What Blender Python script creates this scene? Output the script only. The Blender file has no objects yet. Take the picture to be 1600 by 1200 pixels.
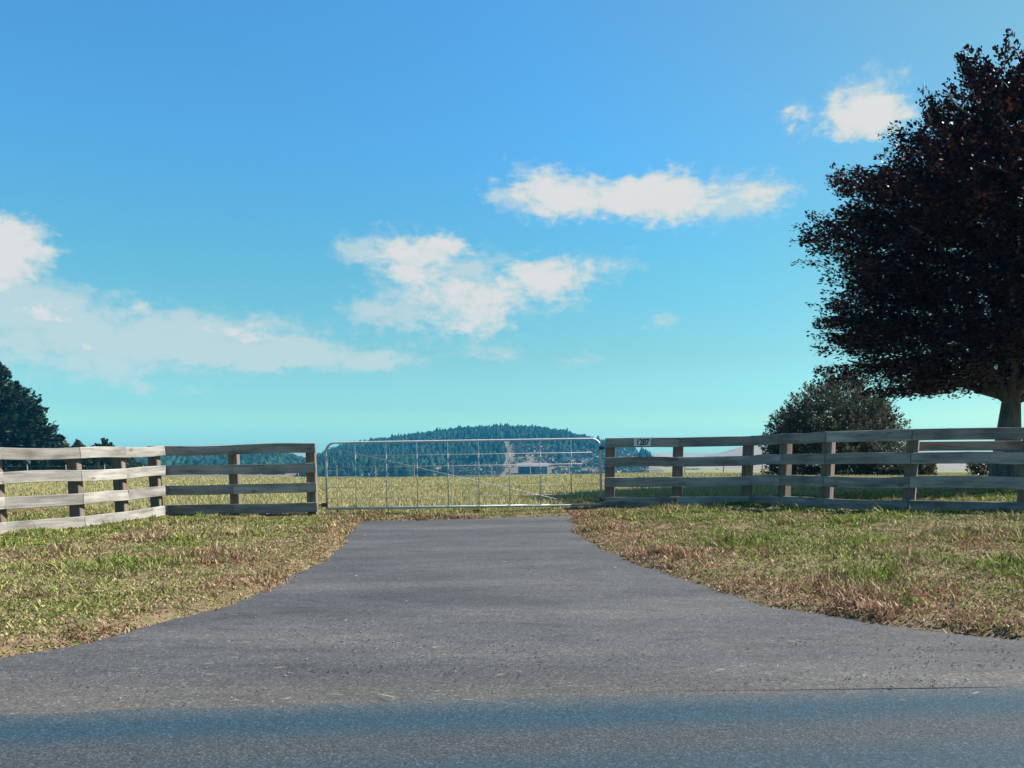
import bpy, math, random
import numpy as np
from mathutils import Vector, Matrix

random.seed(7)
rng = np.random.default_rng(11)
sc = bpy.context.scene
COL = sc.collection
R = math.radians

# ------------------------------------------------------------------ camera
FPX, PPY, HORIZON, EYE = 1256.0, 862.0, 697.0, 1.15     # photo pixels (1600 x 1200)
PITCH = math.atan((PPY - HORIZON) / FPX)
cam = bpy.data.cameras.new('camera')
cam_o = bpy.data.objects.new('camera', cam)
COL.objects.link(cam_o)
cam_o.location = (0, 0, EYE)
cam_o.rotation_euler = (R(90) - PITCH, 0, 0)
cam.sensor_fit = 'HORIZONTAL'
cam.sensor_width = 36.0
cam.lens = 36.0 * FPX / 1600.0
cam.shift_y = (PPY - 600.0) / 1600.0
cam.clip_start = 0.05
cam.clip_end = 12000.0
sc.camera = cam_o

# ------------------------------------------------------------------ render and view
sc.render.engine = 'CYCLES'
sc.cycles.use_denoising = True
sc.cycles.max_bounces = 6
sc.cycles.diffuse_bounces = 3
sc.cycles.glossy_bounces = 2
sc.cycles.transmission_bounces = 3
sc.cycles.transparent_max_bounces = 8
sc.cycles.volume_bounces = 0
sc.cycles.sample_clamp_indirect = 4.0
sc.view_settings.view_transform = 'Standard'
sc.view_settings.look = 'None'
sc.view_settings.exposure = 1.35
sc.view_settings.gamma = 1.0
sc.view_settings.use_curve_mapping = False

# ------------------------------------------------------------------ sun
SUN_AZ, SUN_EL = 80.0, 45.0          # azimuth clockwise from +Y (the view), elevation
sun_dir = Vector((math.sin(R(SUN_AZ)) * math.cos(R(SUN_EL)), math.cos(R(SUN_AZ)) * math.cos(R(SUN_EL)), math.sin(R(SUN_EL))))
sun = bpy.data.lights.new('sun', 'SUN')
sun.energy = 5.0
sun.angle = R(0.55)
sun.color = (1.0, 0.95, 0.89)
sun_o = bpy.data.objects.new('sun', sun)
sun_o.rotation_euler = (-sun_dir).to_track_quat('-Z', 'Y').to_euler()
COL.objects.link(sun_o)

# ------------------------------------------------------------------ projection helpers
CT, ST = math.cos(PITCH), math.sin(PITCH)

def ray(u, v):
    xc, yc = (u - 800.0) / FPX, (PPY - v) / FPX
    return np.array([xc, CT + yc * ST, yc * CT - ST])

def at(u, v, Y):
    d = ray(u, v)
    p = d * (Y / d[1])
    return np.array([p[0], p[1], p[2] + EYE])

def proj(x, y, z):
    z = z - EYE
    f = y * CT - z * ST
    up = y * ST + z * CT
    return 800 + FPX * x / f, PPY - FPX * up / f

# ------------------------------------------------------------------ numpy noise
def _hash(ix, iy, seed):
    n = (ix.astype(np.int64) * 374761393 + iy.astype(np.int64) * 668265263 + seed * 974711) & 0x7fffffff
    n = ((n ^ (n >> 13)) * 1274126177) & 0x7fffffff
    return ((n ^ (n >> 16)) & 0xffff) / 65535.0

def vnoise(x, y, seed=0):
    x = np.asarray(x, float); y = np.asarray(y, float)
    ix, iy = np.floor(x), np.floor(y)
    fx, fy = x - ix, y - iy
    fx = fx * fx * (3 - 2 * fx); fy = fy * fy * (3 - 2 * fy)
    a = _hash(ix, iy, seed); b = _hash(ix + 1, iy, seed)
    c = _hash(ix, iy + 1, seed); d = _hash(ix + 1, iy + 1, seed)
    return (a * (1 - fx) + b * fx) * (1 - fy) + (c * (1 - fx) + d * fx) * fy

def fbm(x, y, seed=0, octv=4):
    s, a, t = 0.0, 0.5, 0.0
    for o in range(octv):
        s = s + a * vnoise(np.asarray(x) * 2 ** o, np.asarray(y) * 2 ** o, seed + o)
        t += a; a *= 0.5
    return s / t

def sstep(a, b, x):
    t = np.clip((np.asarray(x, float) - a) / (b - a), 0, 1)
    return t * t * (3 - 2 * t)

# ------------------------------------------------------------------ world: sky with clouds
world = bpy.data.worlds.new('World')
sc.world = world
world.use_nodes = True
wt = world.node_tree
wt.nodes.clear()

def wn(t, **k):
    n = wt.nodes.new(t)
    for a, b in k.items():
        setattr(n, a, b)
    return n

def wl(a, b):
    wt.links.new(a, b)

def wmath(op, a, b=None, c=None, clamp=False):
    n = wn('ShaderNodeMath', operation=op, use_clamp=clamp)
    for i, v in enumerate((a, b, c)):
        if v is None:
            continue
        if isinstance(v, (int, float)):
            n.inputs[i].default_value = v
        else:
            wl(v, n.inputs[i])
    return n.outputs[0]

tc = wn('ShaderNodeTexCoord')
sep = wn('ShaderNodeSeparateXYZ'); wl(tc.outputs['Generated'], sep.inputs[0])
az = wmath('ARCTAN2', sep.outputs[0], sep.outputs[1])
el = wmath('ARCSINE', sep.outputs[2])
sky = wn('ShaderNodeTexSky', sky_type='NISHITA')
sky.sun_disc = False
sky.sun_elevation = R(SUN_EL)
sky.sun_rotation = R(SUN_AZ)
sky.altitude = 200
sky.air_density = 1.0
sky.dust_density = 1.0
# the clear colour of this sky, by height above the horizon only
ramp = wn('ShaderNodeValToRGB')
wl(wmath('DIVIDE', el, R(60.0), clamp=True), ramp.inputs[0])
cr = ramp.color_ramp
stops = [(0.0, (1.30, 2.12, 1.50)), (2.6 / 60, (0.74, 1.42, 1.50)), (6 / 60, (0.72, 1.29, 1.22)), (12 / 60, (0.62, 1.46, 1.46)),
         (19 / 60, (0.61, 1.60, 1.95)), (28 / 60, (0.64, 1.67, 2.14)), (1.0, (0.60, 1.60, 2.10))]
cr.elements[0].position = 0.0
cr.elements[1].position = 1.0
for p, c in stops[1:-1]:
    cr.elements.new(p)
for e, (p, c) in zip(cr.elements, stops):
    e.position = p
    e.color = (c[0] / 2.2, c[1] / 2.2, c[2] / 2.2, 1)
mul = wn('ShaderNodeMix', data_type='RGBA', blend_type='MULTIPLY')
mul.inputs['Factor'].default_value = 1.0
wl(sky.outputs[0], mul.inputs['A']); wl(ramp.outputs[0], mul.inputs['B'])
skyc = wn('ShaderNodeVectorMath', operation='SCALE')
# the air whitens towards the sun
dotn = wn('ShaderNodeVectorMath', operation='DOT_PRODUCT'); wl(tc.outputs['Generated'], dotn.inputs[0]); dotn.inputs[1].default_value = tuple(sun_dir)
fsun = wmath('MULTIPLY', wmath('SUBTRACT', dotn.outputs['Value'], 0.42), 2.8, clamp=True)
whit = wn('ShaderNodeMix', data_type='RGBA'); wl(fsun, whit.inputs['Factor'])
whit.inputs['A'].default_value = (1, 1, 1, 1); whit.inputs['B'].default_value = (1.5, .86, .56, 1)
mul2 = wn('ShaderNodeMix', data_type='RGBA', blend_type='MULTIPLY'); mul2.inputs['Factor'].default_value = 1.0
wl(mul.outputs['Result'], mul2.inputs['A']); wl(whit.outputs['Result'], mul2.inputs['B'])
wl(mul2.outputs['Result'], skyc.inputs[0]); skyc.inputs['Scale'].default_value = 2.2 * 0.1 / 0.15

# cloud banks: (photo u, v, half width, half height, weight), turned into directions
CLOUDS = [
    (0, 385, 100, 54, 1.25), (-70, 395, 130, 60, 1.1), (20, 488, 150, 40, .55), (75, 488, 50, 20, .5),
    (215, 484, 44, 22, .7), (395, 525, 80, 28, .85), (140, 546, 60, 22, .7), (300, 520, 120, 30, .35),
    (640, 396, 76, 34, .95), (702, 384, 44, 20, .7), (640, 430, 80, 40, .42), (720, 445, 100, 36, .50),
    (690, 490, 120, 40, .60), (760, 470, 60, 30, .5), (740, 510, 80, 24, .5), (858, 440, 70, 40, 1.1), (930, 414, 60, 18, .55), (815, 425, 40, 20, .4),
    (842, 296, 74, 38, .9), (910, 308, 96, 30, .85), (960, 312, 90, 30, .6), (1045, 308, 74, 42, 1.2), (1000, 300, 34, 20, .4), (1110, 315, 70, 28, .5), (1190, 298, 54, 26, .95),
    (1338, 172, 58, 42, 1.4), (1244, 184, 20, 20, .8), (1390, 180, 50, 34, .8),
]
VEIL = [
    (20, 435, 110, 40, .9), (40, 492, 190, 54, 1.1), (-50, 505, 180, 70, 1.1), (180, 508, 200, 52, .95), (300, 527, 200, 46, 1.0), (400, 530, 140, 44, 1.1), (260, 558, 230, 30, .95),
    (150, 578, 130, 32, 1.2), (500, 560, 200, 22, 1.1), (575, 565, 110, 16, 1.0), (440, 548, 150, 28, .8),
    (566, 390, 50, 26, 1.0), (545, 392, 40, 20, .6), (650, 410, 110, 56, 1.0), (715, 440, 120, 52, .9), (695, 497, 140, 46, 1.1), (590, 488, 76, 26, 1.1), (735, 412, 60, 26, .5),
    (855, 438, 86, 42, .8), (940, 416, 84, 25, 1.2), (870, 480, 80, 14, .8),
    (838, 300, 88, 42, .95), (915, 310, 120, 36, .9), (1050, 312, 110, 44, .9), (1130, 314, 96, 38, 1.2), (1185, 303, 62, 32, 1.0), (830, 278, 34, 22, .8), (800, 310, 44, 18, .8),
    (1340, 168, 60, 44, .8), (1378, 132, 42, 28, 1.2), (1244, 184, 26, 28, 1.0), 
    (1038, 503, 26, 15, 1.4), (780, 552, 60, 16, 1.1), (905, 565, 44, 13, 1.1), (222, 607, 26, 11, 1.2), (300, 608, 30, 10, 1.0),
]
def to_dirs(lst):
    out = []
    for (u, v, a, b, w) in lst:
        d = ray(u, v); l = np.linalg.norm(d)
        caz, cel = math.atan2(d[0], d[1]), math.asin(d[2] / l)
        k = math.cos(caz)
        out.append((caz, cel, a / FPX * k * k * 1.25, b / FPX * k * 1.25, w))
    return out
blobs, veils = to_dirs(CLOUDS), to_dirs(VEIL)
for i in range(14):                       # the same fair-weather clouds go on all round
    caz = R(random.choice((-1, 1)) * random.uniform(52, 176)); cel = R(random.uniform(4, 34))
    a, b = R(random.uniform(4, 8)), R(random.uniform(1.5, 3))
    blobs.append((caz, cel, a, b, random.uniform(.8, 1.2)))
    veils.append((caz + R(random.uniform(-3, 3)), cel + R(random.uniform(-1, 1)), a * 1.5, b * 1.3, 1.1))
comb = wn('ShaderNodeCombineXYZ'); wl(az, comb.inputs[0]); wl(el, comb.inputs[1])
# ragged edges: push the lookup with noise
stretch = wn('ShaderNodeMapping'); wl(comb.outputs[0], stretch.inputs[0]); stretch.inputs['Scale'].default_value = (1.0, 1.7, 1.0)
nz1 = wn('ShaderNodeTexNoise', noise_dimensions='2D'); wl(stretch.outputs[0], nz1.inputs['Vector'])
nz1.inputs['Scale'].default_value = 40; nz1.inputs['Detail'].default_value = 4; nz1.inputs['Roughness'].default_value = .55
off = wn('ShaderNodeVectorMath', operation='SUBTRACT'); wl(nz1.outputs['Color'], off.inputs[0]); off.inputs[1].default_value = (.5, .5, 0)
offs = wn('ShaderNodeVectorMath', operation='MULTIPLY'); wl(off.outputs[0], offs.inputs[0]); offs.inputs[1].default_value = (.040, .022, 0)
pos = wn('ShaderNodeVectorMath', operation='ADD'); wl(comb.outputs[0], pos.inputs[0]); wl(offs.outputs[0], pos.inputs[1])
def gather(lst):
    acc = None
    for (ca, ce, ra, re, w) in lst:
        m = wn('ShaderNodeMapping'); wl(pos.outputs[0], m.inputs[0])
        m.inputs['Scale'].default_value = (1 / ra, 1 / re, 0)
        m.inputs['Location'].default_value = (-ca / ra, -ce / re, 0)
        g = wn('ShaderNodeTexGradient', gradient_type='SPHERICAL'); wl(m.outputs[0], g.inputs[0])
        acc = wmath('MULTIPLY', g.outputs['Fac'], w) if acc is None else wmath('MULTIPLY_ADD', g.outputs['Fac'], w, acc)
    return acc
acc, veil = gather(blobs), gather(veils)
nz2 = wn('ShaderNodeTexNoise', noise_dimensions='2D'); wl(stretch.outputs[0], nz2.inputs['Vector'])
nz2.inputs['Scale'].default_value = 52; nz2.inputs['Detail'].default_value = 9; nz2.inputs['Roughness'].default_value = .62
nz3 = wn('ShaderNodeTexNoise', noise_dimensions='2D'); wl(stretch.outputs[0], nz3.inputs['Vector'])
nz3.inputs['Scale'].default_value = 17; nz3.inputs['Detail'].default_value = 3; nz3.inputs['Roughness'].default_value = .5
acc2 = wmath('MULTIPLY', acc, wmath('MULTIPLY_ADD', nz3.outputs['Fac'], 1.5, 0.42))
dens = wmath('MULTIPLY_ADD', wmath('SUBTRACT', nz2.outputs['Fac'], 0.5), 1.35, acc2)
mr = wn('ShaderNodeMapRange', interpolation_type='SMOOTHSTEP'); wl(dens, mr.inputs[0])
for i, v in zip((1, 2, 3, 4), (0.14, 1.02, 0, 1)):
    mr.inputs[i].default_value = v
has = wmath('MULTIPLY', acc, 9.0, clamp=True)
core = wmath('MULTIPLY', mr.outputs[0], has, clamp=True)
vd = wmath('MULTIPLY_ADD', wmath('SUBTRACT', nz2.outputs['Fac'], 0.5), 2.0, wmath('MULTIPLY', veil, wmath('MULTIPLY_ADD', nz3.outputs['Fac'], 1.6, 0.2)))
vm = wn('ShaderNodeMapRange', interpolation_type='SMOOTHSTEP'); wl(vd, vm.inputs[0])
for i, v in zip((1, 2, 3, 4), (0.10, 1.75, 0, 0.74)):
    vm.inputs[i].default_value = v
thin = wmath('MULTIPLY', vm.outputs[0], wmath('MULTIPLY', veil, 6.0, clamp=True))
cover = wmath('MAXIMUM', core, thin)
ccol = wn('ShaderNodeMix', data_type='RGBA')
thick = wn('ShaderNodeMapRange', interpolation_type='SMOOTHSTEP'); wl(dens, thick.inputs[0])
for i, v in zip((1, 2, 3, 4), (0.72, 1.30, 0, 1)):
    thick.inputs[i].default_value = v
wl(wmath('MULTIPLY', thick.outputs[0], has), ccol.inputs['Factor'])
ccol.inputs['A'].default_value = (4.1, 4.72, 4.66, 1)
ccol.inputs['B'].default_value = (4.95, 4.92, 4.92, 1)
fin = wn('ShaderNodeMix', data_type='RGBA')
wl(cover, fin.inputs['Factor']); wl(skyc.outputs[0], fin.inputs['A']); wl(ccol.outputs['Result'], fin.inputs['B'])
bg = wn('ShaderNodeBackground'); wl(fin.outputs['Result'], bg.inputs['Color']); bg.inputs['Strength'].default_value = 0.0588
wo = wn('ShaderNodeOutputWorld'); wl(bg.outputs[0], wo.inputs[0])
world.cycles.sampling_method = 'MANUAL'
world.cycles.sample_map_resolution = 512

# ------------------------------------------------------------------ materials
def mat(name, build):
    m = bpy.data.materials.new(name)
    m.use_nodes = True
    nt = m.node_tree
    p = nt.nodes['Principled BSDF']
    def N(t, **k):
        n = nt.nodes.new(t)
        for a, b in k.items():
            setattr(n, a, b)
        return n
    def L(a, b):
        nt.links.new(a, b)
    build(m, nt, p, N, L)
    return m

def setp(p, **k):
    for a, b in k.items():
        p.inputs[a.replace('_', ' ')].default_value = b

def noise(N, L, vec, scale, detail=4, rough=.55, dim='3D'):
    n = N('ShaderNodeTexNoise', noise_dimensions=dim)
    n.inputs['Scale'].default_value = scale; n.inputs['Detail'].default_value = detail; n.inputs['Roughness'].default_value = rough
    if vec is not None:
        L(vec, n.inputs['Vector'])
    return n.outputs['Fac']

def rampn(N, L, fac, stops):
    r = N('ShaderNodeValToRGB'); L(fac, r.inputs[0])
    e = r.color_ramp.elements
    while len(e) < len(stops):
        e.new(0.5)
    for x, (p, c) in zip(e, stops):
        x.position = p
        x.color = (c, c, c, 1) if isinstance(c, (int, float)) else (*c, 1)
    return r.outputs[0]

def mixc(N, L, fac, a, b, mode='MIX'):
    m = N('ShaderNodeMix', data_type='RGBA', blend_type=mode)
    for s, v in (('Factor', fac), ('A', a), ('B', b)):
        if hasattr(v, 'links'):
            L(v, m.inputs[s])
        elif isinstance(v, (int, float)):
            m.inputs[s].default_value = v if s == 'Factor' else (v, v, v, 1)
        else:
            m.inputs[s].default_value = (*v, 1)
    return m.outputs['Result']

def bump(N, L, p, h, strength, dist):
    b = N('ShaderNodeBump'); L(h, b.inputs['Height'])
    b.inputs['Strength'].default_value = strength; b.inputs['Distance'].default_value = dist
    L(b.outputs[0], p.inputs['Normal'])

def leafmat(name, transl=.25, rough=.5, spec=.3, tint=(1, 1, 1)):
    def b(m, nt, p, N, L):
        a = N('ShaderNodeAttribute', attribute_name='col')
        L(a.outputs['Color'], p.inputs['Base Color'])
        setp(p, Roughness=rough); p.inputs['Specular IOR Level'].default_value = spec
        t = N('ShaderNodeBsdfTranslucent')
        L(mixc(N, L, 1.0, a.outputs['Color'], tint, 'MULTIPLY'), t.inputs['Color'])
        mx = N('ShaderNodeMixShader'); mx.inputs[0].default_value = transl
        L(p.outputs[0], mx.inputs[1]); L(t.outputs[0], mx.inputs[2])
        L(mx.outputs[0], nt.nodes['Material Output'].inputs['Surface'])
    return mat(name, b)

def m_ground(m, nt, p, N, L):
    g = N('ShaderNodeNewGeometry'); P = g.outputs['Position']
    big = noise(N, L, P, .9, 5, .6)
    c = rampn(N, L, big, [(.3, (.10, .082, .042)), (.5, (.15, .112, .068)), (.62, (.17, .115, .075)), (.75, (.075, .066, .028))])
    fine = noise(N, L, P, 26, 5, .7)
    mott = noise(N, L, P, 9, 5, .7)
    c = mixc(N, L, rampn(N, L, mott, [(.48, 0.0), (.60, .85)]), c, (.075, .085, .026))
    c = mixc(N, L, rampn(N, L, fine, [(.54, 0.0), (.66, .8)]), c, (.21, .165, .10))
    c = mixc(N, L, rampn(N, L, noise(N, L, P, 17, 4, .7), [(.34, .9), (.44, 0.0)]), c, (.035, .026, .016))
    far = noise(N, L, P, .05, 4, .6)
    farc = rampn(N, L, far, [(.35, (.14, .125, .052)), (.65, (.20, .165, .075))])
    sx = N('ShaderNodeSeparateXYZ'); L(P, sx.inputs[0])
    r = N('ShaderNodeMapRange'); L(sx.outputs[1], r.inputs[0]); r.inputs[1].default_value = 16; r.inputs[2].default_value = 40
    c = mixc(N, L, r.outputs[0], c, farc)
    L(c, p.inputs['Base Color']); setp(p, Roughness=.95); p.inputs['Specular IOR Level'].default_value = .1
    bump(N, L, p, fine, .8, .02)
M_GROUND = mat('grass_soil', m_ground)

def asphalt(kind):
    def b(m, nt, p, N, L):
        tcn = N('ShaderNodeTexCoord'); P = tcn.outputs['Object']
        st = N('ShaderNodeMapping'); L(P, st.inputs[0]); st.inputs['Scale'].default_value = (.35, 1.3, 1)
        vor = N('ShaderNodeTexVoronoi'); L(P, vor.inputs['Vector']); vor.inputs['Scale'].default_value = 150 if kind == 'road' else 95
        chip = noise(N, L, P, 120, 3, .6)
        if kind == 'drive':
            big = noise(N, L, st.outputs[0], 1.1, 6, .62)
            c = rampn(N, L, big, [(.25, (.030, .031, .034)), (.45, (.047, .048, .051)), (.7, (.076, .074, .073))])
            streak = noise(N, L, st.outputs[0], 7, 6, .7)
            c = mixc(N, L, rampn(N, L, streak, [(.52, 0.0), (.70, .7)]), c, (.026, .026, .028))
            # fine dust that traffic drags in near the road
            sx = N('ShaderNodeSeparateXYZ'); L(P, sx.inputs[0])
            r = N('ShaderNodeMapRange'); L(sx.outputs[1], r.inputs[0])
            for i, v in zip((1, 2, 3, 4), (3.5, 4.1, .75, 0)):
                r.inputs[i].default_value = v
            dn = noise(N, L, P, 3, 5, .65)
            dm = N('ShaderNodeMath', operation='MULTIPLY'); L(r.outputs[0], dm.inputs[0]); L(dn, dm.inputs[1])
            c = mixc(N, L, dm.outputs[0], c, (.085, .074, .062))
        else:
            sx = N('ShaderNodeSeparateXYZ'); L(P, sx.inputs[0])
            wob = noise(N, L, P, 1.2, 4, .6)
            yy = N('ShaderNodeMath', operation='MULTIPLY_ADD'); L(wob, yy.inputs[0]); yy.inputs[1].default_value = .10; L(sx.outputs[1], yy.inputs[2])
            r = N('ShaderNodeMapRange'); L(yy.outputs[0], r.inputs[0]); r.inputs[1].default_value = -1.6; r.inputs[2].default_value = .05
            band = rampn(N, L, r.outputs[0], [(.0, .2), (.56, .25), (.66, .95), (.74, .95), (.84, .05), (1, .0)])
            c = mixc(N, L, band, (.012, .034, .052), (.036, .043, .050))
            ed = N('ShaderNodeMapRange'); L(yy.outputs[0], ed.inputs[0])
            for i, v in zip((1, 2, 3, 4), (-.10, .10, 0, .85)):
                ed.inputs[i].default_value = v
            gn = noise(N, L, P, 7, 6, .7)
            em = N('ShaderNodeMath', operation='MULTIPLY'); L(ed.outputs[0], em.inputs[0]); L(rampn(N, L, gn, [(.3, .35), (.6, 1.0)]), em.inputs[1])
            c = mixc(N, L, em.outputs[0], c, (.062, .060, .058))
            spk = noise(N, L, P, 230, 2, .5)
            c = mixc(N, L, rampn(N, L, spk, [(.60, 0.0), (.74, .40)]), c, (.11, .115, .12))
            dk = noise(N, L, P, 140, 2, .5)
            bm = N('ShaderNodeMath', operation='MULTIPLY'); L(band, bm.inputs[0]); L(rampn(N, L, dk, [(.52, 0.0), (.62, .8)]), bm.inputs[1])
            c = mixc(N, L, bm.outputs[0], c, (.014, .015, .017))
        sc_ = N('ShaderNodeSeparateColor'); L(vor.outputs['Color'], sc_.inputs[0])
        c = mixc(N, L, 1.0, c, rampn(N, L, sc_.outputs[0], [(0, .55), (.5, .95), (.85, 1.15), (1, 2.0)] if kind == 'road' else [(0, .60), (.5, .98), (.88, 1.12), (1, 1.9)]), 'MULTIPLY')
        c = mixc(N, L, 1.0, c, rampn(N, L, chip, [(.3, .80), (.7, 1.2)]), 'MULTIPLY')
        L(c, p.inputs['Base Color']); setp(p, Roughness=.85); p.inputs['Specular IOR Level'].default_value = .25
        bump(N, L, p, chip, .35, .004)
    return mat('asphalt_' + kind, b)
M_DRIVE, M_ROAD = asphalt('drive'), asphalt('road')

def m_wood(m, nt, p, N, L):
    tcn = N('ShaderNodeTexCoord'); oi = N('ShaderNodeObjectInfo')
    mp = N('ShaderNodeMapping'); L(tcn.outputs['Object'], mp.inputs[0]); mp.inputs['Scale'].default_value = (1.6, 26, 26)
    cb = N('ShaderNodeCombineXYZ'); 
    rr = N('ShaderNodeMath', operation='MULTIPLY'); L(oi.outputs['Random'], rr.inputs[0]); rr.inputs[1].default_value = 90
    L(rr.outputs[0], cb.inputs[0]); L(rr.outputs[0], cb.inputs[2]); L(cb.outputs[0], mp.inputs['Location'])
    grain = noise(N, L, mp.outputs[0], 1.0, 6, .62)
    c = rampn(N, L, grain, [(.25, (.125, .112, .100)), (.5, (.235, .22, .20)), (.75, (.325, .306, .28))])
    mp2 = N('ShaderNodeMapping'); L(tcn.outputs['Object'], mp2.inputs[0]); mp2.inputs['Scale'].default_value = (1.0, 3, 3); L(cb.outputs[0], mp2.inputs['Location'])
    blot = noise(N, L, mp2.outputs[0], 2.2, 4, .6)
    c = mixc(N, L, 1.0, c, rampn(N, L, blot, [(.28, .55), (.5, 1.0), (.72, 1.25)]), 'MULTIPLY')
    # knots
    vo = N('ShaderNodeTexVoronoi'); mp3 = N('ShaderNodeMapping'); L(tcn.outputs['Object'], mp3.inputs[0]); mp3.inputs['Scale'].default_value = (2.2, 4.5, 5.0); L(cb.outputs[0], mp3.inputs['Location'])
    L(mp3.outputs[0], vo.inputs['Vector']); vo.inputs['Scale'].default_value = 1.0
    c = mixc(N, L, rampn(N, L, vo.outputs['Distance'], [(.07, .75), (.14, 0.0)]), c, (.11, .08, .06))
    tone = rampn(N, L, oi.outputs['Random'], [(0, .76), (1, 1.18)])
    c = mixc(N, L, 1.0, c, tone, 'MULTIPLY')
    L(c, p.inputs['Base Color']); setp(p, Roughness=.85); p.inputs['Specular IOR Level'].default_value = .2
    bump(N, L, p, grain, .5, .004)
M_WOOD = mat('weathered_timber', m_wood)
def m_post(m, nt, p, N, L):
    tcn = N('ShaderNodeTexCoord'); mp = N('ShaderNodeMapping'); L(tcn.outputs['Object'], mp.inputs[0]); mp.inputs['Scale'].default_value = (2, 22, 22)
    oi = N('ShaderNodeObjectInfo'); L(oi.outputs['Location'], mp.inputs['Location'])
    n = noise(N, L, mp.outputs[0], 1.0, 6, .62)
    L(rampn(N, L, n, [(.25, (.085, .064, .05)), (.5, (.15, .118, .095)), (.75, (.21, .17, .14))]), p.inputs['Base Color'])
    setp(p, Roughness=.9); p.inputs['Specular IOR Level'].default_value = .15
    bump(N, L, p, n, .5, .004)
M_POST = mat('brown_post_timber', m_post)

def m_steel(m, nt, p, N, L):
    tcn = N('ShaderNodeTexCoord')
    n = noise(N, L, tcn.outputs['Object'], 9, 4, .6)
    L(rampn(N, L, n, [(.3, (.36, .38, .39)), (.7, (.50, .52, .52))]), p.inputs['Base Color'])
    setp(p, Metallic=.35, Roughness=.6)
M_STEEL = mat('galvanised_steel', m_steel)
def m_dull(m, nt, p, N, L):
    tcn = N('ShaderNodeTexCoord')
    n = noise(N, L, tcn.outputs['Object'], 7, 4, .6)
    L(rampn(N, L, n, [(.3, (.24, .25, .255)), (.7, (.33, .34, .345))]), p.inputs['Base Color'])
    setp(p, Metallic=.0, Roughness=.8)
M_DULL = mat('dull_galvanised_wire', m_dull)

def m_darkiron(m, nt, p, N, L):
    setp(p, Metallic=.6, Roughness=.6); p.inputs['Base Color'].default_value = (.06, .055, .05, 1)
M_IRON = mat('dark_iron', m_darkiron)

def m_bark(m, nt, p, N, L):
    tcn = N('ShaderNodeTexCoord'); mp = N('ShaderNodeMapping'); L(tcn.outputs['Object'], mp.inputs[0]); mp.inputs['Scale'].default_value = (9, 9, 2)
    n = noise(N, L, mp.outputs[0], 1.5, 6, .65)
    L(rampn(N, L, n, [(.3, (.055, .05, .045)), (.7, (.17, .155, .135))]), p.inputs['Base Color'])
    setp(p, Roughness=.9); bump(N, L, p, n, .6, .02)
M_BARK = mat('bark', m_bark)

def m_hill(m, nt, p, N, L):
    g = N('ShaderNodeNewGeometry')
    n = noise(N, L, g.outputs['Position'], .02, 6, .65)
    c = rampn(N, L, n, [(.3, (.075, .068, .042)), (.5, (.125, .095, .070)), (.7, (.17, .125, .095))])
    n2 = noise(N, L, g.outputs['Position'], .14, 5, .7)
    c = mixc(N, L, rampn(N, L, n2, [(.55, 0.0), (.68, .7)]), c, (.045, .055, .028))
    L(c, p.inputs['Base Color']); setp(p, Roughness=1); p.inputs['Specular IOR Level'].default_value = 0
M_HILL = mat('dry_hill_pasture', m_hill)

def m_tanhill(m, nt, p, N, L):
    g = N('ShaderNodeNewGeometry')
    n = noise(N, L, g.outputs['Position'], .012, 6, .6)
    L(rampn(N, L, n, [(.3, (.17, .13, .10)), (.7, (.23, .18, .14))]), p.inputs['Base Color'])
    setp(p, Roughness=1); p.inputs['Specular IOR Level'].default_value = 0
M_TAN = mat('tan_hill_pasture', m_tanhill)

M_GRASS = leafmat('grass_blade', .25, .6, .2)
M_LEAF = leafmat('leaf', .22, .5, .3)
M_COPPER = leafmat('copper_leaf', .10, .42, .22, (1.2, .8, .7))
M_NEEDLE = leafmat('needle', .05, .9, .0)

def flat(name, col, rough=.7, metal=0):
    def b(m, nt, p, N, L):
        tcn = N('ShaderNodeTexCoord')
        n = noise(N, L, tcn.outputs['Object'], 6, 4, .6)
        L(mixc(N, L, 1.0, col, rampn(N, L, n, [(.3, .85), (.7, 1.1)]), 'MULTIPLY'), p.inputs['Base Color'])
        setp(p, Roughness=rough, Metallic=metal)
    return mat(name, b)

# ------------------------------------------------------------------ mesh helpers
def arrays_mesh(name, V, F, mats, col=None, smooth=False, parent=None):
    V = np.asarray(V, np.float32); F = np.asarray(F, np.int32)
    me = bpy.data.meshes.new(name)
    n, (k, s) = len(V), F.shape
    me.vertices.add(n); me.vertices.foreach_set('co', V.ravel())
    me.loops.add(k * s); me.loops.foreach_set('vertex_index', F.ravel())
    me.polygons.add(k)
    me.polygons.foreach_set('loop_start', np.arange(0, k * s, s, dtype=np.int32))
    me.polygons.foreach_set('loop_total', np.full(k, s, np.int32))
    if smooth:
        me.polygons.foreach_set('use_smooth', np.ones(k, bool))
    if col is not None:
        a = me.attributes.new('col', 'FLOAT_COLOR', 'POINT')
        c4 = np.ones((n, 4), np.float32); c4[:, :3] = col
        a.data.foreach_set('color', c4.ravel())
    me.update(calc_edges=True)
    me.validate()
    me.materials.append(mats)
    o = bpy.data.objects.new(name, me)
    COL.objects.link(o)
    if parent is not None:
        o.parent = parent
    return o

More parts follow.
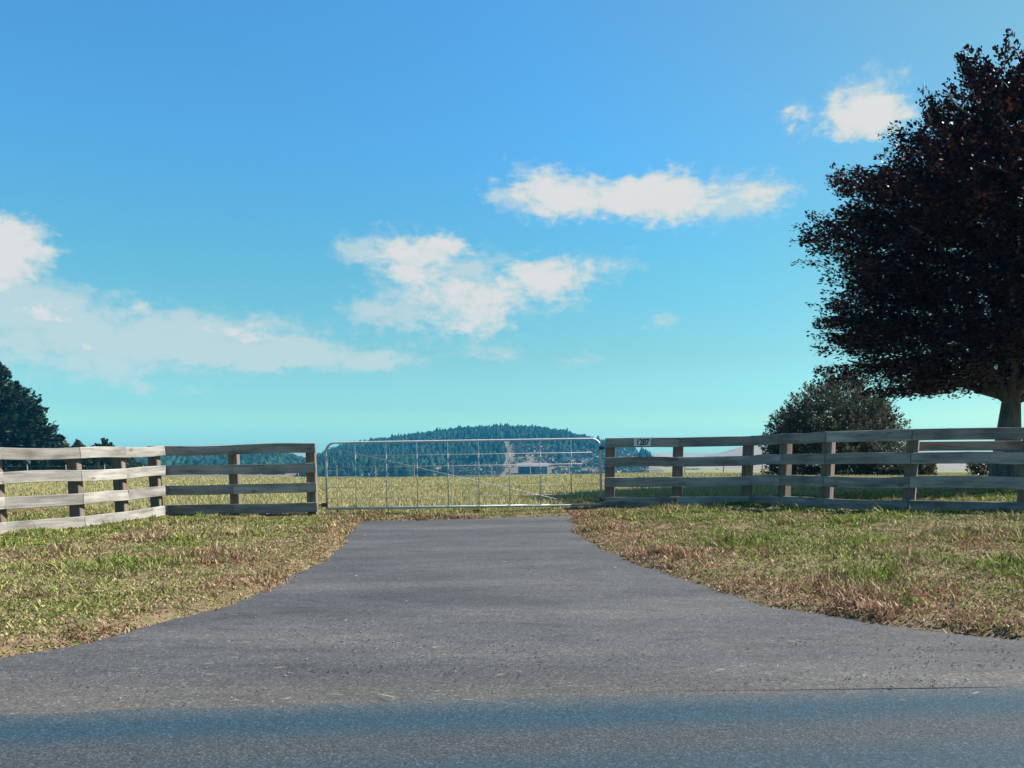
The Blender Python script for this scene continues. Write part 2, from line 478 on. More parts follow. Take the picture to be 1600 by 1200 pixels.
class MB:
    def __init__(s): s.v = []; s.f = []
    def add(s, V, F):
        b = len(s.v); s.v += [tuple(map(float, p)) for p in V]; s.f += [tuple(i + b for i in q) for q in F]
    def box(s, c, d, rot=None):
        c = Vector(c); P = []
        for z in (-1, 1):
            for y in (-1, 1):
                for x in (-1, 1):
                    q = Vector((x * d[0] / 2, y * d[1] / 2, z * d[2] / 2))
                    P.append(c + (rot @ q if rot else q))
        s.add(P, [(0, 2, 3, 1), (4, 5, 7, 6), (0, 1, 5, 4), (1, 3, 7, 5), (3, 2, 6, 7), (2, 0, 4, 6)])
    def tube(s, pts, rad, n=8, cap=True):
        pts = [Vector(p) for p in pts]
        if not hasattr(rad, '__len__'): rad = [rad] * len(pts)
        ref = None; rings = []
        for i, p in enumerate(pts):
            t = (pts[min(i + 1, len(pts) - 1)] - pts[max(i - 1, 0)]).normalized()
            if ref is None:
                ref = t.orthogonal().normalized()
            ref = (ref - t * ref.dot(t)).normalized()
            b = t.cross(ref)
            rings.append([p + (ref * math.cos(2 * math.pi * k / n) + b * math.sin(2 * math.pi * k / n)) * rad[i] for k in range(n)])
        V = [q for r in rings for q in r]; F = []
        for i in range(len(rings) - 1):
            for k in range(n):
                a, b2 = i * n + k, i * n + (k + 1) % n
                F.append((a, b2, b2 + n, a + n))
        if cap:
            F.append(tuple(range(n - 1, -1, -1))); m = (len(rings) - 1) * n; F.append(tuple(range(m, m + n)))
        s.add(V, F)
    def build(s, name, m, parent=None, smooth=False):
        me = bpy.data.meshes.new(name); me.from_pydata(s.v, [], s.f); me.update()
        if smooth:
            me.polygons.foreach_set('use_smooth', [True] * len(me.polygons))
        me.materials.append(m)
        o = bpy.data.objects.new(name, me); COL.objects.link(o)
        if parent is not None: o.parent = parent
        return o

def thing(name, label, cat, loc=(0, 0, 0), group=None):
    o = bpy.data.objects.new(name, None); COL.objects.link(o)
    o.location = loc; o['label'] = label; o['category'] = cat
    o.empty_display_size = .2
    if group: o['group'] = group
    return o

def tag(o, label=None, cat=None, group=None, kind=None):
    if label: o['label'] = label
    if cat: o['category'] = cat
    if group: o['group'] = group
    if kind: o['kind'] = kind
    return o

# ------------------------------------------------------------------ the lie of the land
def gz(x, y):
    x = np.asarray(x, float); y = np.asarray(y, float)
    xs = np.clip(x, -40, 9)
    cross = 0.036 * np.log1p(np.exp((xs + 1.5) * 2.0)) / 2.0
    near = cross * sstep(4.5, 10, y) * (1 - sstep(60, 160, y))
    fall = -0.030 * np.clip(y - 16, 0, 59) - 0.08 * np.clip(y - 75, 0, 215)
    return near + fall

def ground_hit(u, v):
    d = ray(u, v); z = 0.0
    for _ in range(30):
        t = (z - EYE) / d[2]
        x, y = d[0] * t, d[1] * t
        z = float(gz(x, y))
    return x, y

LEFT_PX = [(-260, 1066), (0, 1030), (130, 1005), (270, 970), (370, 942), (440, 912), (500, 880), (530, 855), (545, 835), (556, 820), (575, 812)]
RIGHT_PX = [(1950, 1030), (1600, 1000), (1480, 990), (1350, 972), (1220, 950), (1130, 928), (1060, 905), (1000, 884), (940, 860), (903, 835), (892, 815), (888, 807)]
LE = np.array([ground_hit(*p) for p in LEFT_PX]); RE = np.array([ground_hit(*p) for p in RIGHT_PX])
LE = np.vstack([[-14.0, LE[0, 1] - .25], LE]); RE = np.vstack([[14.0, RE[0, 1] - .12], RE])
DRIVE_END = 12.25
def xl(y): return np.interp(y, LE[:, 1], LE[:, 0])
def xr(y): return np.interp(y, RE[:, 1], RE[:, 0])
rl, rr_ = ground_hit(0, 1117), ground_hit(1600, 1075)
ROAD_K = (rr_[1] - rl[1]) / (rr_[0] - rl[0]); ROAD_C = rl[1] - ROAD_K * rl[0]
def road_y(x): return ROAD_C + ROAD_K * np.asarray(x, float)

def outside(x, y):
    """how far a point lies outside the driveway (positive) across the verge"""
    wob = .20 * (fbm(x * 2.3, y * 2.3, 5, 5) - .5) + .45 * (fbm(x * 1.5, y * 1.5, 15, 4) - .5) * sstep(11.2, 12.1, y)
    o = np.maximum(np.maximum(xl(y) - x, x - xr(y)), y - DRIVE_END) + wob
    return o

def surf(x, y):
    """top of the soil"""
    o = outside(x, y)
    lift = np.clip(o * .30, -.06, .05)
    lift = np.where(np.asarray(y) < road_y(x) + .15, -.06, lift)
    rough = (.035 * (fbm(np.asarray(x) * .8, np.asarray(y) * .8, 31, 3) - .5) + .05 * (fbm(np.asarray(x) * 3.4, np.asarray(y) * 3.4, 33, 2) - .5) * (np.asarray(y) < 16)) * np.clip(o, 0, 1)
    return gz(x, y) + lift + np.where(o > 0, rough, 0)

def grid(name, X, Y, zf, m, smooth=True):
    gx, gy = np.meshgrid(X, Y)
    V = np.stack([gx, gy, zf(gx, gy)], -1).reshape(-1, 3)
    nx, ny = len(X), len(Y)
    i = (np.arange(ny - 1)[:, None] * nx + np.arange(nx - 1)[None]).ravel()
    F = np.stack([i, i + 1, i + nx + 1, i + nx], -1)
    return arrays_mesh(name, V, F, m, smooth=smooth)

def far_axis(lo, hi, step, far, k=1.22):
    a = list(np.arange(lo, hi, step)); s = step; x = a[-1]
    while x < far:
        s *= k; x += s; a.append(x)
    s = step; x = lo; b = []
    while x > -far:
        s *= k; x -= s; b.append(x)
    return np.array(b[::-1] + a)

ground = grid('ground', far_axis(-9.5, 9.5, .11, 2250), far_axis(3.0, 15.5, .1, 2250), surf, M_GROUND)
tag(ground, kind='structure')

# driveway
rows = np.concatenate([[3.0], np.linspace(3.15, DRIVE_END + .3, 112)])
V = []; NC = 200
for y in rows:
    a, b = max(float(xl(y)) - .22, -14.0), min(float(xr(y)) + .22, 14.0)
    for t in np.linspace(0, 1, NC):
        x = a + (b - a) * t
        lip = float(road_y(x)) + .16 * (float(fbm(x * 1.3, 3.0, 83, 5)) - .5)
        yy = max(y, lip - .03)
        k_ = float(sstep(0, .10, yy - lip))
        V.append((x, yy, float(gz(x, yy)) + .012 * math.sin(math.pi * t) * float(sstep(3.6, 6, yy)) - .012 * (1 - k_)))
i = (np.arange(len(rows) - 1)[:, None] * NC + np.arange(NC - 1)[None]).ravel()
drv = arrays_mesh('driveway', V, np.stack([i, i + 1, i + NC + 1, i + NC], -1), M_DRIVE, smooth=True)
tag(drv, kind='structure')

# road: a sheet turned with the road edge, local +Y is towards the driveway
mb = MB()
ra = math.atan(ROAD_K)
W_ = 6.6
for k in range(60):
    x0, x1 = -150 + 5 * k, -145 + 5 * k
    mb.add([(x0, -W_, -.004), (x1, -W_, -.004), (x1, .14, -.0045), (x0, .14, -.0045), (x0, .32, -.03), (x1, .32, -.03)], [(0, 1, 2, 3), (3, 2, 5, 4)])
road = mb.build('road', M_ROAD)
road.location = (0, ROAD_C, 0); road.rotation_euler = (0, 0, ra)
tag(road, kind='structure')

# ------------------------------------------------------------------ far hills
def profile_fn(px, D):
    """ridge height as a function of x on the ridge line at distance D"""
    P = np.array([at(u, v, D) for u, v in px])
    return lambda x: np.interp(x, P[:, 0], P[:, 2])

HILL_D = 950.0
hp = profile_fn([(330, 760), (440, 745), (480, 732), (500, 725), (520, 714), (545, 706), (590, 698), (640, 691), (690, 684), (740, 679), (790, 677), (830, 679), (870, 684),
                 (910, 692), (940, 700), (980, 707), (1005, 716), (1030, 728), (1080, 745), (1150, 762)], HILL_D)
def hill_z(x, y):
    t = sstep(500, HILL_D, y) * (1 - sstep(HILL_D + 60, HILL_D + 600, y))
    xx = x * (HILL_D / np.clip(y, 400, 2000)) ** .75
    z = -19.6 + (hp(xx) + 19.6) * t
    return np.maximum(z + 2.2 * (fbm(x * .02, y * .02, 3, 4) - .5) * t, -40)
hill = grid('hill', np.linspace(-520, 420, 140), np.linspace(490, 1600, 90), hill_z, M_HILL)
tag(hill, kind='structure')

TAN_D = 1250.0
tp = profile_fn([(960, 745), (985, 722), (1005, 713), (1030, 708), (1055, 711), (1090, 714), (1125, 708), (1160, 698), (1230, 690), (1300, 692), (1380, 700), (1450, 706),
                 (1600, 708), (1800, 698), (2100, 690), (2600, 700)], TAN_D)
def tan_z(x, y):
    t = sstep(620, TAN_D, y) * (1 - sstep(TAN_D, TAN_D + 500, y))
    xx = x * TAN_D / np.clip(y, 500, 2500)
    return -20.0 + (tp(xx) + 20) * t + 1.5 * (fbm(x * .01, y * .01, 8, 3) - .5) * t
tanh_ = grid('pasture_hill', np.linspace(150, 1800, 150), np.linspace(600, 1900, 60), tan_z, M_TAN)
tag(tanh_, kind='structure')

LOW_D = 700.0
lp = profile_fn([(-900, 712), (-400, 708), (0, 712), (150, 713), (250, 713), (330, 712), (400, 713), (440, 716), (465, 724), (490, 735), (520, 748)], LOW_D)
def low_z(x, y):
    t = sstep(430, LOW_D, y) * (1 - sstep(LOW_D, LOW_D + 300, y))
    xx = x * LOW_D / np.clip(y, 400, 1200)
    return -19.8 + (lp(xx) + 19.8) * t + 1.2 * (fbm(x * .03, y * .03, 18, 3) - .5) * t
low = grid('forest_ridge', np.linspace(-1250, -140, 120), np.linspace(420, 1000, 50), low_z, M_HILL)
tag(low, kind='structure')

# far forests: low-poly pines, each with two ragged skirts and a tip
def pines(name, P, H, Wd, base, label):
    n = len(P); S = 6
    ang = np.linspace(0, 2 * np.pi, S, endpoint=False)
    lv = [(.05, .70), (.22, 1.0), (.46, .90), (.72, .60), (.90, .28)]
    Vs = []; 
    jit = rng.uniform(.72, 1.28, (n, len(lv), S))
    for li, (h, r) in enumerate(lv):
        a = ang[None] + rng.uniform(0, 6.28, (n, 1)) * 0 + li * .4
        rr = r * Wd[:, None] * .5 * jit[:, li]
        Vs.append(np.stack([P[:, 0, None] + np.cos(a) * rr, P[:, 1, None] + np.sin(a) * rr, P[:, 2, None] + H[:, None] * (h + .05 * (jit[:, li] - 1))], -1))
    V = np.concatenate(Vs, 1)
    tip = np.stack([P[:, 0], P[:, 1], P[:, 2] + H], -1)[:, None]
    V = np.concatenate([V, tip], 1)
    per = V.shape[1]; F = []
    for li in range(len(lv) - 1):
        for k in range(S):
            a, b = li * S + k, li * S + (k + 1) % S
            F += [(a, b, b + S), (a, b + S, a + S)]
    m = (len(lv) - 1) * S
    for k in range(S):
        F.append((m + k, m + (k + 1) % S, per - 1))
    F = np.array(F)
    FF = (F[None] + (np.arange(n) * per)[:, None, None]).reshape(-1, 3)
    tone = rng.uniform(.5, 1.4, (n, 1, 1)) * (.45 + 1.1 * fbm(P[:, 0] * .03, P[:, 1] * .02, 66, 3))[:, None, None] * rng.uniform(.75, 1.25, (n, per, 1))
    warm = rng.uniform(0, 1, (n, 1, 1))
    c = (np.array(base)[None, None] * (1 - .25 * warm) + np.array((.06, .06, .02)) * .25 * warm) * tone
    o = arrays_mesh(name, V.reshape(-1, 3), FF, M_NEEDLE, col=c.reshape(-1, 3))
    return tag(o, label, 'forest', kind='stuff')

def jgrid(x0, x1, y0, y1, s):
    gx, gy = np.meshgrid(np.arange(x0, x1, s), np.arange(y0, y1, s))
    x = gx.ravel() + rng.uniform(-.45, .45, gx.size) * s; y = gy.ravel() + rng.uniform(-.45, .45, gx.size) * s
    return x, y
x, y = jgrid(-300, 235, 520, 1010, 4.7)
z = hill_z(x, y); u, v = proj(x, y, z)
wv = 40 * (fbm(x * .035, y * .02, 77, 4) - .5)
wu = 14 * (fbm(u * .045, v * .07, 78, 3) - .5)
track = (u > 784 + wu) & (u < 804 + wu) & (v > 688)
clear = ((u > 798 + wu) & (u < 872 + wu * 3) & (v > 695 + wu * 1.1 + .05 * np.abs(u - 830))) | ((u >= 880) & (u < 1000) & (v > 707 + wu))
lowc = (v > 728) & (u > 700 + wv * 3)
keep = (u > 470) & (u < 1015) & ~track & ~clear & ~lowc & (v < 752)
P = np.stack([x, y, z - .5], -1)[keep]
n = len(P)
pines('pine_forest', P, rng.uniform(6.5, 11, n) * (.8 + .4 * fbm(P[:, 0] * .05, P[:, 1] * .05, 67, 2)) * (1 + .22 * (rng.random(n) > .9)), rng.uniform(4.2, 7.6, n), (.009, .026, .019), 'dark pine forest covering the round hill behind the gate')
x, y = jgrid(-620, -150, 520, 760, 6.0)
z = low_z(x, y); u, v = proj(x, y, z)
keep = (u > -120) & (u < 500) & (v < 757)
P = np.stack([x, y, z - .5], -1)[keep]; n = len(P)
pines('pine_belt', P, rng.uniform(6, 8.5, n), rng.uniform(6, 10, n), (.010, .030, .022), 'low blue-green forest band seen between the rails left of the gate')

# ------------------------------------------------------------------ foliage from many small faces
def leaf_quads(C, A, B, length, width, bend=.0):
    """diamond leaves: centre C, long axis A, side axis B (unit rows)"""
    l = np.asarray(length)[:, None]; w = np.asarray(width)[:, None]
    V = np.stack([C - A * l * .5, C + B * w * .5 - A * l * .05, C + A * l * .5, C - B * w * .5 - A * l * .05], 1)
    n = len(C)
    F = np.arange(4 * n).reshape(n, 4)
    return V.reshape(-1, 3), F

def unit(v):
    return v / (np.linalg.norm(v, axis=-1, keepdims=True) + 1e-9)

def crown_leaves(starts, dirs, L, K, fan, size, flatness, colf, wob=.05):
    """sprays of leaves on shoots: starts, dirs (unit), lengths L; K leaves each"""
    n = len(starts)
    up = np.array([0, 0, 1.0])
    side = unit(np.cross(dirs, up) + rng.normal(0, .15, (n, 3)))
    nrm = unit(np.cross(side, dirs))
    t = rng.uniform(0, 1, (n, K)) ** .8
    s = rng.uniform(-1, 1, (n, K)) * fan * (1.05 - t) 
    C = starts[:, None] + dirs[:, None] * (t * L[:, None])[..., None] + side[:, None] * (s * L[:, None])[..., None] \
        + nrm[:, None] * rng.normal(0, wob, (n, K))[..., None] - up * (np.abs(s) * L[:, None] * .12)[..., None]
    ax = unit(dirs[:, None] + side[:, None] * np.sign(s)[..., None] * rng.uniform(.2, 1.3, (n, K))[..., None] + rng.normal(0, .3, (n, K, 3)))
    nn = unit(nrm[:, None] + rng.normal(0, flatness, (n, K, 3)))
    bb = unit(np.cross(nn, ax))
    C = C.reshape(-1, 3); ax = ax.reshape(-1, 3); bb = bb.reshape(-1, 3)
    ln = size * rng.uniform(.65, 1.3, len(C))
    V, F = leaf_quads(C, ax, bb, ln, ln * rng.uniform(.5, .75, len(C)))
    return V, F, np.repeat(colf(C), 4, 0)

def palette(cols, jit=.25):
    cols = np.array(cols)
    def f(C):
        i = rng.integers(0, len(cols), len(C))
        return cols[i] * rng.uniform(1 - jit, 1 + jit, (len(C), 1))
    return f

def limb_path(p0, p1, sag, n=6):
    p0, p1 = np.array(p0), np.array(p1)
    out = []
    for k in range(n + 1):
        t = k / n
        q = p0 + (p1 - p0) * t
        q[2] += sag * math.sin(math.pi * t)
        if 0 < k < n: q = q + rng.normal(0, .02 * np.linalg.norm(p1 - p0), 3)
        out.append(q)
    return out

def dome_tree(name, label, cat, base, env_h, env_r, shoots, K, leaf, fan, L0, flatness, cols, mat_leaf, trunk_r, trunk_h, limbs, upf, group=None,
              inner=.35, wob=.05, seed=0, lump=.14, trunk_mat=None, scaffold=0, boughs=0, twigs=True):
    """a tree of trunk (with limbs) and crown; envelope radius env_r at heights env_h above base"""
    t = thing(name, label, cat, tuple(base), group)
    env_h = np.array(env_h, float); env_r = np.array(env_r, float)
    hh = np.linspace(env_h[0], env_h[-1], 200); rr2 = np.interp(hh, env_h, env_r) ** 2 + .03
    cdf = np.cumsum(rr2) / rr2.sum()
    h = np.interp(rng.random(shoots), cdf, hh)
    a = rng.uniform(0, 2 * np.pi, shoots)
    rad = np.interp(h, env_h, env_r)
    rad = rad * (1 + lump * 2 * (fbm(a * 2.2 + 40, h * (6.0 / env_h[-1]) * 1.3, 91 + seed, 3) - .5))
    rho = rad * (inner + (1 - inner) * rng.random(shoots) ** .45)
    if boughs:                             # layered boughs with gaps between them at the outline
        hb_ = np.interp((np.arange(boughs) + rng.random(boughs)) / boughs, cdf, hh); ab_ = np.arange(boughs) * 2.39996 + rng.normal(0, .25, boughs)
        rb_ = np.interp(hb_, env_h, env_r) * rng.uniform(.84, 1.07, boughs)
        pick = rng.random(shoots) < .66
        j = rng.integers(0, boughs, shoots)
        fr = .40 + .60 * rng.random(shoots) ** .6
        hf_ = (hb_[j] - env_h[0]) / (env_h[-1] - env_h[0])
        rho = np.where(pick, rb_[j] * fr, rho * .84)
        a = np.where(pick, ab_[j] + rng.normal(0, .20, shoots) * (1.25 - .75 * fr), a)
        h = np.where(pick, np.clip(hb_[j] + (fr - .8) * (.1 + 1.0 * hf_) * .9 + rng.normal(0, .10, shoots), env_h[0], env_h[-1]), h)
    L = L0 * rng.uniform(.6, 1.35, shoots)
    radial = np.stack([np.cos(a), np.sin(a), np.zeros(shoots)], -1)
    hf = (h - env_h[0]) / (env_h[-1] - env_h[0])
    upc = np.interp(hf, [0, .3, .7, 1], upf)
    tang = np.stack([-np.sin(a), np.cos(a), np.zeros(shoots)], -1)
    d = unit(radial * (1.0 - .35 * hf[:, None]) + np.array([0, 0, 1.0]) * upc[:, None] + tang * rng.normal(0, .35, (shoots, 1)) + rng.normal(0, .12, (shoots, 3)))
    tip = radial * rho[:, None] + np.array([0, 0, 1.0]) * h[:, None]
    st = tip - d * L[:, None] * .8
    V, F, c = crown_leaves(st, d, L, K, fan, leaf, flatness, palette(cols), wob)
    crown = arrays_mesh('crown', V, F, mat_leaf, col=c, parent=t)
    mb = MB()
    top = env_h[-1] * .93
    path = [(0, 0, -.2), (0, 0, .06 * top), (0, 0, .10 * top)]; rads = [trunk_r * 1.4, trunk_r * 1.12, trunk_r * 1.02]
    for k in range(2, 9):
        z = top * k / 8
        path.append((rng.normal(0, .012) * top * (k > 2), rng.normal(0, .012) * top * (k > 2), z))
        rads.append(trunk_r * (1.02 - .1 * k / 8 if z < trunk_h else max(.06, (1 - (z - trunk_h) / (top - trunk_h)) * .62)))
    mb.tube(path, rads, 10)
    for k in range(scaffold):              # heavy limbs that flare out of the trunk
        aa = k * 6.283 / scaffold + .5
        p0 = (0, 0, trunk_h * .93)
        p1 = (math.cos(aa) * env_r.max() * .55, math.sin(aa) * env_r.max() * .55, trunk_h + env_h[-1] * .42)
        mb.tube(limb_path(p0, p1, -.02 * env_h[-1]), [trunk_r * .50 * (1 - .8 * q / 6) for q in range(7)], 8)
    for k in range(limbs):
        f = k / max(1, limbs - 1)
        z0 = trunk_h * .92 + (top * .8 - trunk_h) * f ** 1.2
        aa = k * 2.399 + seed
        hz = min(env_h[-1] * .95, z0 + (.5 + .55 * f) * env_h[-1] * .22)
        r1 = float(np.interp(hz, env_h, env_r)) * .86
        p1 = (math.cos(aa) * r1, math.sin(aa) * r1, hz)
        mb.tube(limb_path((0, 0, z0), p1, .06 * r1), [trunk_r * .42 * (1 - .5 * f) * (1 - .85 * q / 6) for q in range(7)], 6)
    # the shoots the leaves sit on
    for k in range(0, shoots if twigs else 0, max(1, shoots // 700)):
        mb.tube([st[k], st[k] + d[k] * L[k] * .5, st[k] + d[k] * L[k] * .95], [leaf * .13, leaf * .09, leaf * .03], 3, cap=False)
    mb.build('trunk', trunk_mat or M_BARK, t, smooth=True)
    return t

def gbase(u, Y):
    x = at(u, 740, Y)[0]
    return np.array([x, Y, float(gz(x, Y))])

# copper beech
TY = 17.0
tb = gbase(1571, TY)
s_ = TY / 1267
hz = lambda v: EYE + (697 - v) * s_ - tb[2]
beech = dome_tree('copper_beech_tree', 'large copper beech tree with dense dark purple foliage behind the right fence', 'tree', tb,
    [hz(612), hz(592), hz(560), hz(470), hz(385), hz(320), hz(272), hz(232), hz(172), hz(135), hz(112), hz(98)],
    [2.8, 3.6, 3.95, 4.1, 4.3, 4.05, 3.65, 3.1, 2.2, 1.55, .9, .2],
    4600, 66, .080, .26, 1.05, .5,
    [(.010, .005, .014), (.014, .006, .014), (.026, .009, .013), (.008, .004, .014), (.11, .040, .022), (.045, .018, .017), (.016, .007, .014)],
    M_COPPER, .245, hz(618), 30, [-.10, .10, .35, 1.1], inner=.18, lump=.14, scaffold=7, boughs=120)

# olive-leaved round tree behind the beech
ob = gbase(1300, 36.0)
dome_tree('round_tree', 'round olive-grey tree half behind the dark copper beech', 'tree', ob,
    [.15, .8, 1.6, 2.4, 3.2, 3.9, 4.5, 4.8], [2.9, 3.05, 3.1, 2.85, 2.3, 1.6, .75, .2],
    1900, 46, .10, .38, .75, .8,
    [(.050, .060, .040), (.085, .09, .056), (.036, .045, .032), (.13, .12, .08)], M_LEAF, .16, .7, 22, [.2, .6, 1.0, 1.4], inner=.3, seed=3, lump=.16)

# the trees at the left edge
pb = gbase(-42, 92.0); q = 92 / 1267
dome_tree('dark_pine_tree', 'big dark pine tree at the far left edge beyond the field', 'tree', pb,
    [.6, 2.5, 4.8, 6.9, 9.0, 11.0, 12.9, 14.7, 16.2, 17.0], [8.6, 9.4, 9.2, 8.4, 7.2, 5.9, 4.5, 2.9, 1.3, .15],
    2300, 40, .52, .5, 1.9, .8,
    [(.014, .026, .020), (.020, .036, .024), (.010, .019, .016), (.034, .048, .030)], M_NEEDLE, .5, 2.5, 24, [.1, .35, .6, 1.2], inner=.3, seed=5, lump=.2, wob=.22)
def bush(name, label, u, Y, vtop, hw, cols, shoots=220, K=40, group=None, seed=1, leaf=None, cat='tree', base=None, m=None):
    b = gbase(u, Y) if base is None else base
    H = EYE + (697 - vtop) * Y / 1267 - b[2]
    r = hw * Y / 1267
    return dome_tree(name, label, cat, b, [H * .06, H * .25, H * .5, H * .72, H * .88, H], [r * .7, r * .95, r, r * .86, r * .55, r * .1],
        shoots, K, leaf or Y * .0042, .5, r * .42, .8, cols, m or M_LEAF, r * .05, H * .2, 8, [.2, .5, .8, 1.2], seed=seed, inner=.3, wob=r * .04, lump=.22, group=group, twigs=shoots > 100)
DK = [(.022, .040, .026), (.032, .052, .030), (.045, .06, .035)]
bush('small_round_tree', 'small round dark tree peeping over the pale left fence', 166, 100, 684, 19, DK, seed=2)
bush('small_tree', 'low dark tree crown left of the small round tree above the pale fence', 126, 104, 687, 15, DK, seed=3)
bush('bare_tree', 'pale greyish thin tree just right of the dark pine', 104, 96, 684, 11, [(.16, .14, .11), (.11, .10, .07)], shoots=60, K=26, seed=4)
# hedge under them
th = thing('shelter_hedge', 'long dark hedge behind the field seen between the pale left rails', 'hedge', tuple(gbase(90, 90)))
hb = gbase(90, 90)
n = 900
hx = rng.uniform(-26, 9.5, n); hh = np.clip(1.0 + 2.9 * rng.random(n) ** .6, 0, 3.9) * (.75 + .5 * fbm(hx * .35, hx * 0, 4, 3)); hy = rng.normal(0, 1.0, n)
hh = hh * np.interp(hx, [-26, 5, 9.5], [1, .95, .55])
st = np.stack([hx, hy, hh - .6], -1)
d = unit(np.stack([rng.normal(0, .5, n), rng.normal(-.3, .5, n), rng.uniform(.3, 1, n)], -1))
V, F, c = crown_leaves(st, d, rng.uniform(.8, 1.5, n), 40, .5, .38, .8, palette(DK), .15)
arrays_mesh('foliage', V, F, M_LEAF, col=c, parent=th)
for k in range(18):
    mb = MB(); mb.tube([(-25 + k * 2, 0, -.3), (-25 + k * 2 + rng.normal(0, .1), rng.normal(0, .2), 2.2)], [.09, .04], 6); mb.build('stem', M_BARK, th)

# dark shrubs standing in the beech's shade behind the right fence
SH = [(.030, .040, .022), (.045, .055, .03), (.06, .055, .03)]
bush('shade_shrub', 'dark low shrub at the right edge behind the fence rails', 1580, 30, 712, 60, SH, shoots=260, K=44, seed=7, cat='shrub', leaf=.09)
bush('shade_shrub', 'dark shrub between the round tree and the beech trunk behind the rails', 1415, 33, 716, 46, SH, shoots=240, K=44, seed=8, cat='shrub', leaf=.09)

# scrub on the lower hill: too many and too small to count
def scrub(name, label, pts, size, cols, mt):
    n = len(pts); K = 34
    d = unit(rng.normal(0, 1, (n, K, 3)) * np.array([1, 1, .8]) + np.array([0, 0, .35]))
    C = pts[:, None] + d * (size[:, None, None] * rng.uniform(.45, 1.0, (n, K, 1))) * np.array([1, 1, .8]) + np.array([0, 0, 1.0]) * size[:, None, None] * .55
    C = C.reshape(-1, 3); A = unit(rng.normal(0, 1, C.shape)); B = unit(np.cross(A, rng.normal(0, 1, C.shape)))
    s = np.repeat(size, K) * rng.uniform(.35, .7, len(C))
    V, F = leaf_quads(C, A, B, s, s * .8)
    o = arrays_mesh(name, V, F, mt, col=np.repeat(palette(cols)(C) * np.repeat(rng.uniform(.6, 1.4, n), K)[:, None], 4, 0))
    return tag(o, label, 'scrub', kind='stuff')
x = rng.uniform(-300, 150, 7000); y = rng.uniform(515, 900, 7000)
z = hill_z(x, y); u, v = proj(x, y, z)
tr = (u > 783) & (u < 806)
dn_ = fbm(x * .02, y * .03, 55, 3)
k1 = (u > 800) & (u < 1010) & (v > 697) & (dn_ > np.where(v > 703, np.where(v < 721, .25, .38), .47)) & (rng.random(7000) < .85)
k2 = (u > 480) & (u < 800) & (v > 728) & (rng.random(7000) < .6)
kp = (k1 | k2) & ~(tr & (rng.random(7000) < .8)) & ~((u > 802) & (u < 866) & (v > 724) & (v < 748)) & (v < 750)
pts = np.stack([x, y, z], -1)[kp]
scrub('scrub', 'dark scrub and young trees on the lower slope of the wooded hill', pts, rng.uniform(1.6, 4.2, len(pts)), [(.025, .045, .03), (.04, .055, .035), (.055, .065, .04)], M_LEAF)

# bushes one can make out on the slopes right of the gate
BU = [(931, 716, 15, 640), (899, 728, 11, 600), (910, 735, 10, 560), (966, 729, 11, 560), (985, 735, 10, 560), (1080, 733, 13, 700), (1120, 734, 12, 700), (1040, 737, 8, 680), (628, 728, 20, 540), (655, 732, 14, 540)]
LB = ['dark round bush beside the gate post at the right end of the gate', 'dark bush on the slope left of the gate\'s right end', 'low dark bush just above the field near the gate\'s right end',
      'dark bush seen between rails under the number sign', 'lower dark bush seen between rails right of the number sign',
      'grey-green bush right of the middle post between the second and third rails', 'grey-green bush left of the corner post of the right fence', 'tiny bush on the tan slope left of the middle post',
      'dark bush at the foot of the wooded hill crossed by the gate brace', 'smaller dark bush at the foot of the wooded hill right of the brace']
for (u_, vt, hw, D), lb in zip(BU, LB):
    xx = at(u_, 740, D)[0]
    zz = float(hill_z(np.array([xx]), np.array([D]))[0]) if u_ < 1010 else float(max(tan_z(np.array([xx]), np.array([D]))[0], gz(xx, D)))
    bush('slope_bush', lb, u_, D, vt, hw, DK, shoots=34, K=30, cat='bush', base=np.array([xx, D, zz]), leaf=1.0, seed=hw, group='bushes on the far slopes')

# ------------------------------------------------------------------ hay barn below the hill
D = 560.0
bx = at(832, 741, D)[0]; bz = float(hill_z(np.array([bx]), np.array([D]))[0]) - .2
barn = thing('hay_barn', 'low open-fronted barn with pale roof at the foot of the hill behind the gate', 'barn', (bx, D, bz))
BW, BD_, BH = 20.0, 11.0, 5.2
M_TIN = flat('pale_roofing', (.12, .105, .095), .9)
M_DWALL = flat('dark_cladding', (.03, .03, .03), .9)
M_BTAN = flat('tan_cladding', (.13, .10, .075), .9)
mb = MB(); mb.box((0, BD_ / 2, BH / 2), (BW, .2, BH)); mb.build('back_wall', M_DWALL, barn)
for sx in (-1, 1):
    mb = MB(); mb.box((sx * (BW / 2 - .1), 0, BH / 2), (.2, BD_ - .3, BH)); mb.build('side_wall', M_BTAN, barn)
mb = MB()
mb.add([(-BW / 2 - .7, -BD_ / 2 - .8, BH), (BW / 2 + .7, -BD_ / 2 - .8, BH), (BW / 2 + .7, BD_ / 2 + .6, BH + 2.2), (-BW / 2 - .7, BD_ / 2 + .6, BH + 2.2),
        (-BW / 2 - .7, -BD_ / 2 - .8, BH + .25), (BW / 2 + .7, -BD_ / 2 - .8, BH + .25), (BW / 2 + .7, BD_ / 2 + .6, BH + 2.45), (-BW / 2 - .7, BD_ / 2 + .6, BH + 2.45)],
       [(0, 3, 2, 1), (4, 5, 6, 7), (0, 1, 5, 4), (1, 2, 6, 5), (2, 3, 7, 6), (3, 0, 4, 7)])
mb.build('roof', M_TIN, barn)
for k in range(5):
    mb = MB(); mb.box((-BW / 2 + .6 + k * (BW - 1.2) / 4, -BD_ / 2 + .2, BH / 2 - .05), (.35, .35, BH)); mb.build('post', M_BTAN, barn)
mb = MB(); mb.box((BW * .27, -BD_ / 2 + .75, BH / 2 - .2), (BW * .38, .2, BH - .4)); mb.build('front_panel', M_BTAN, barn)

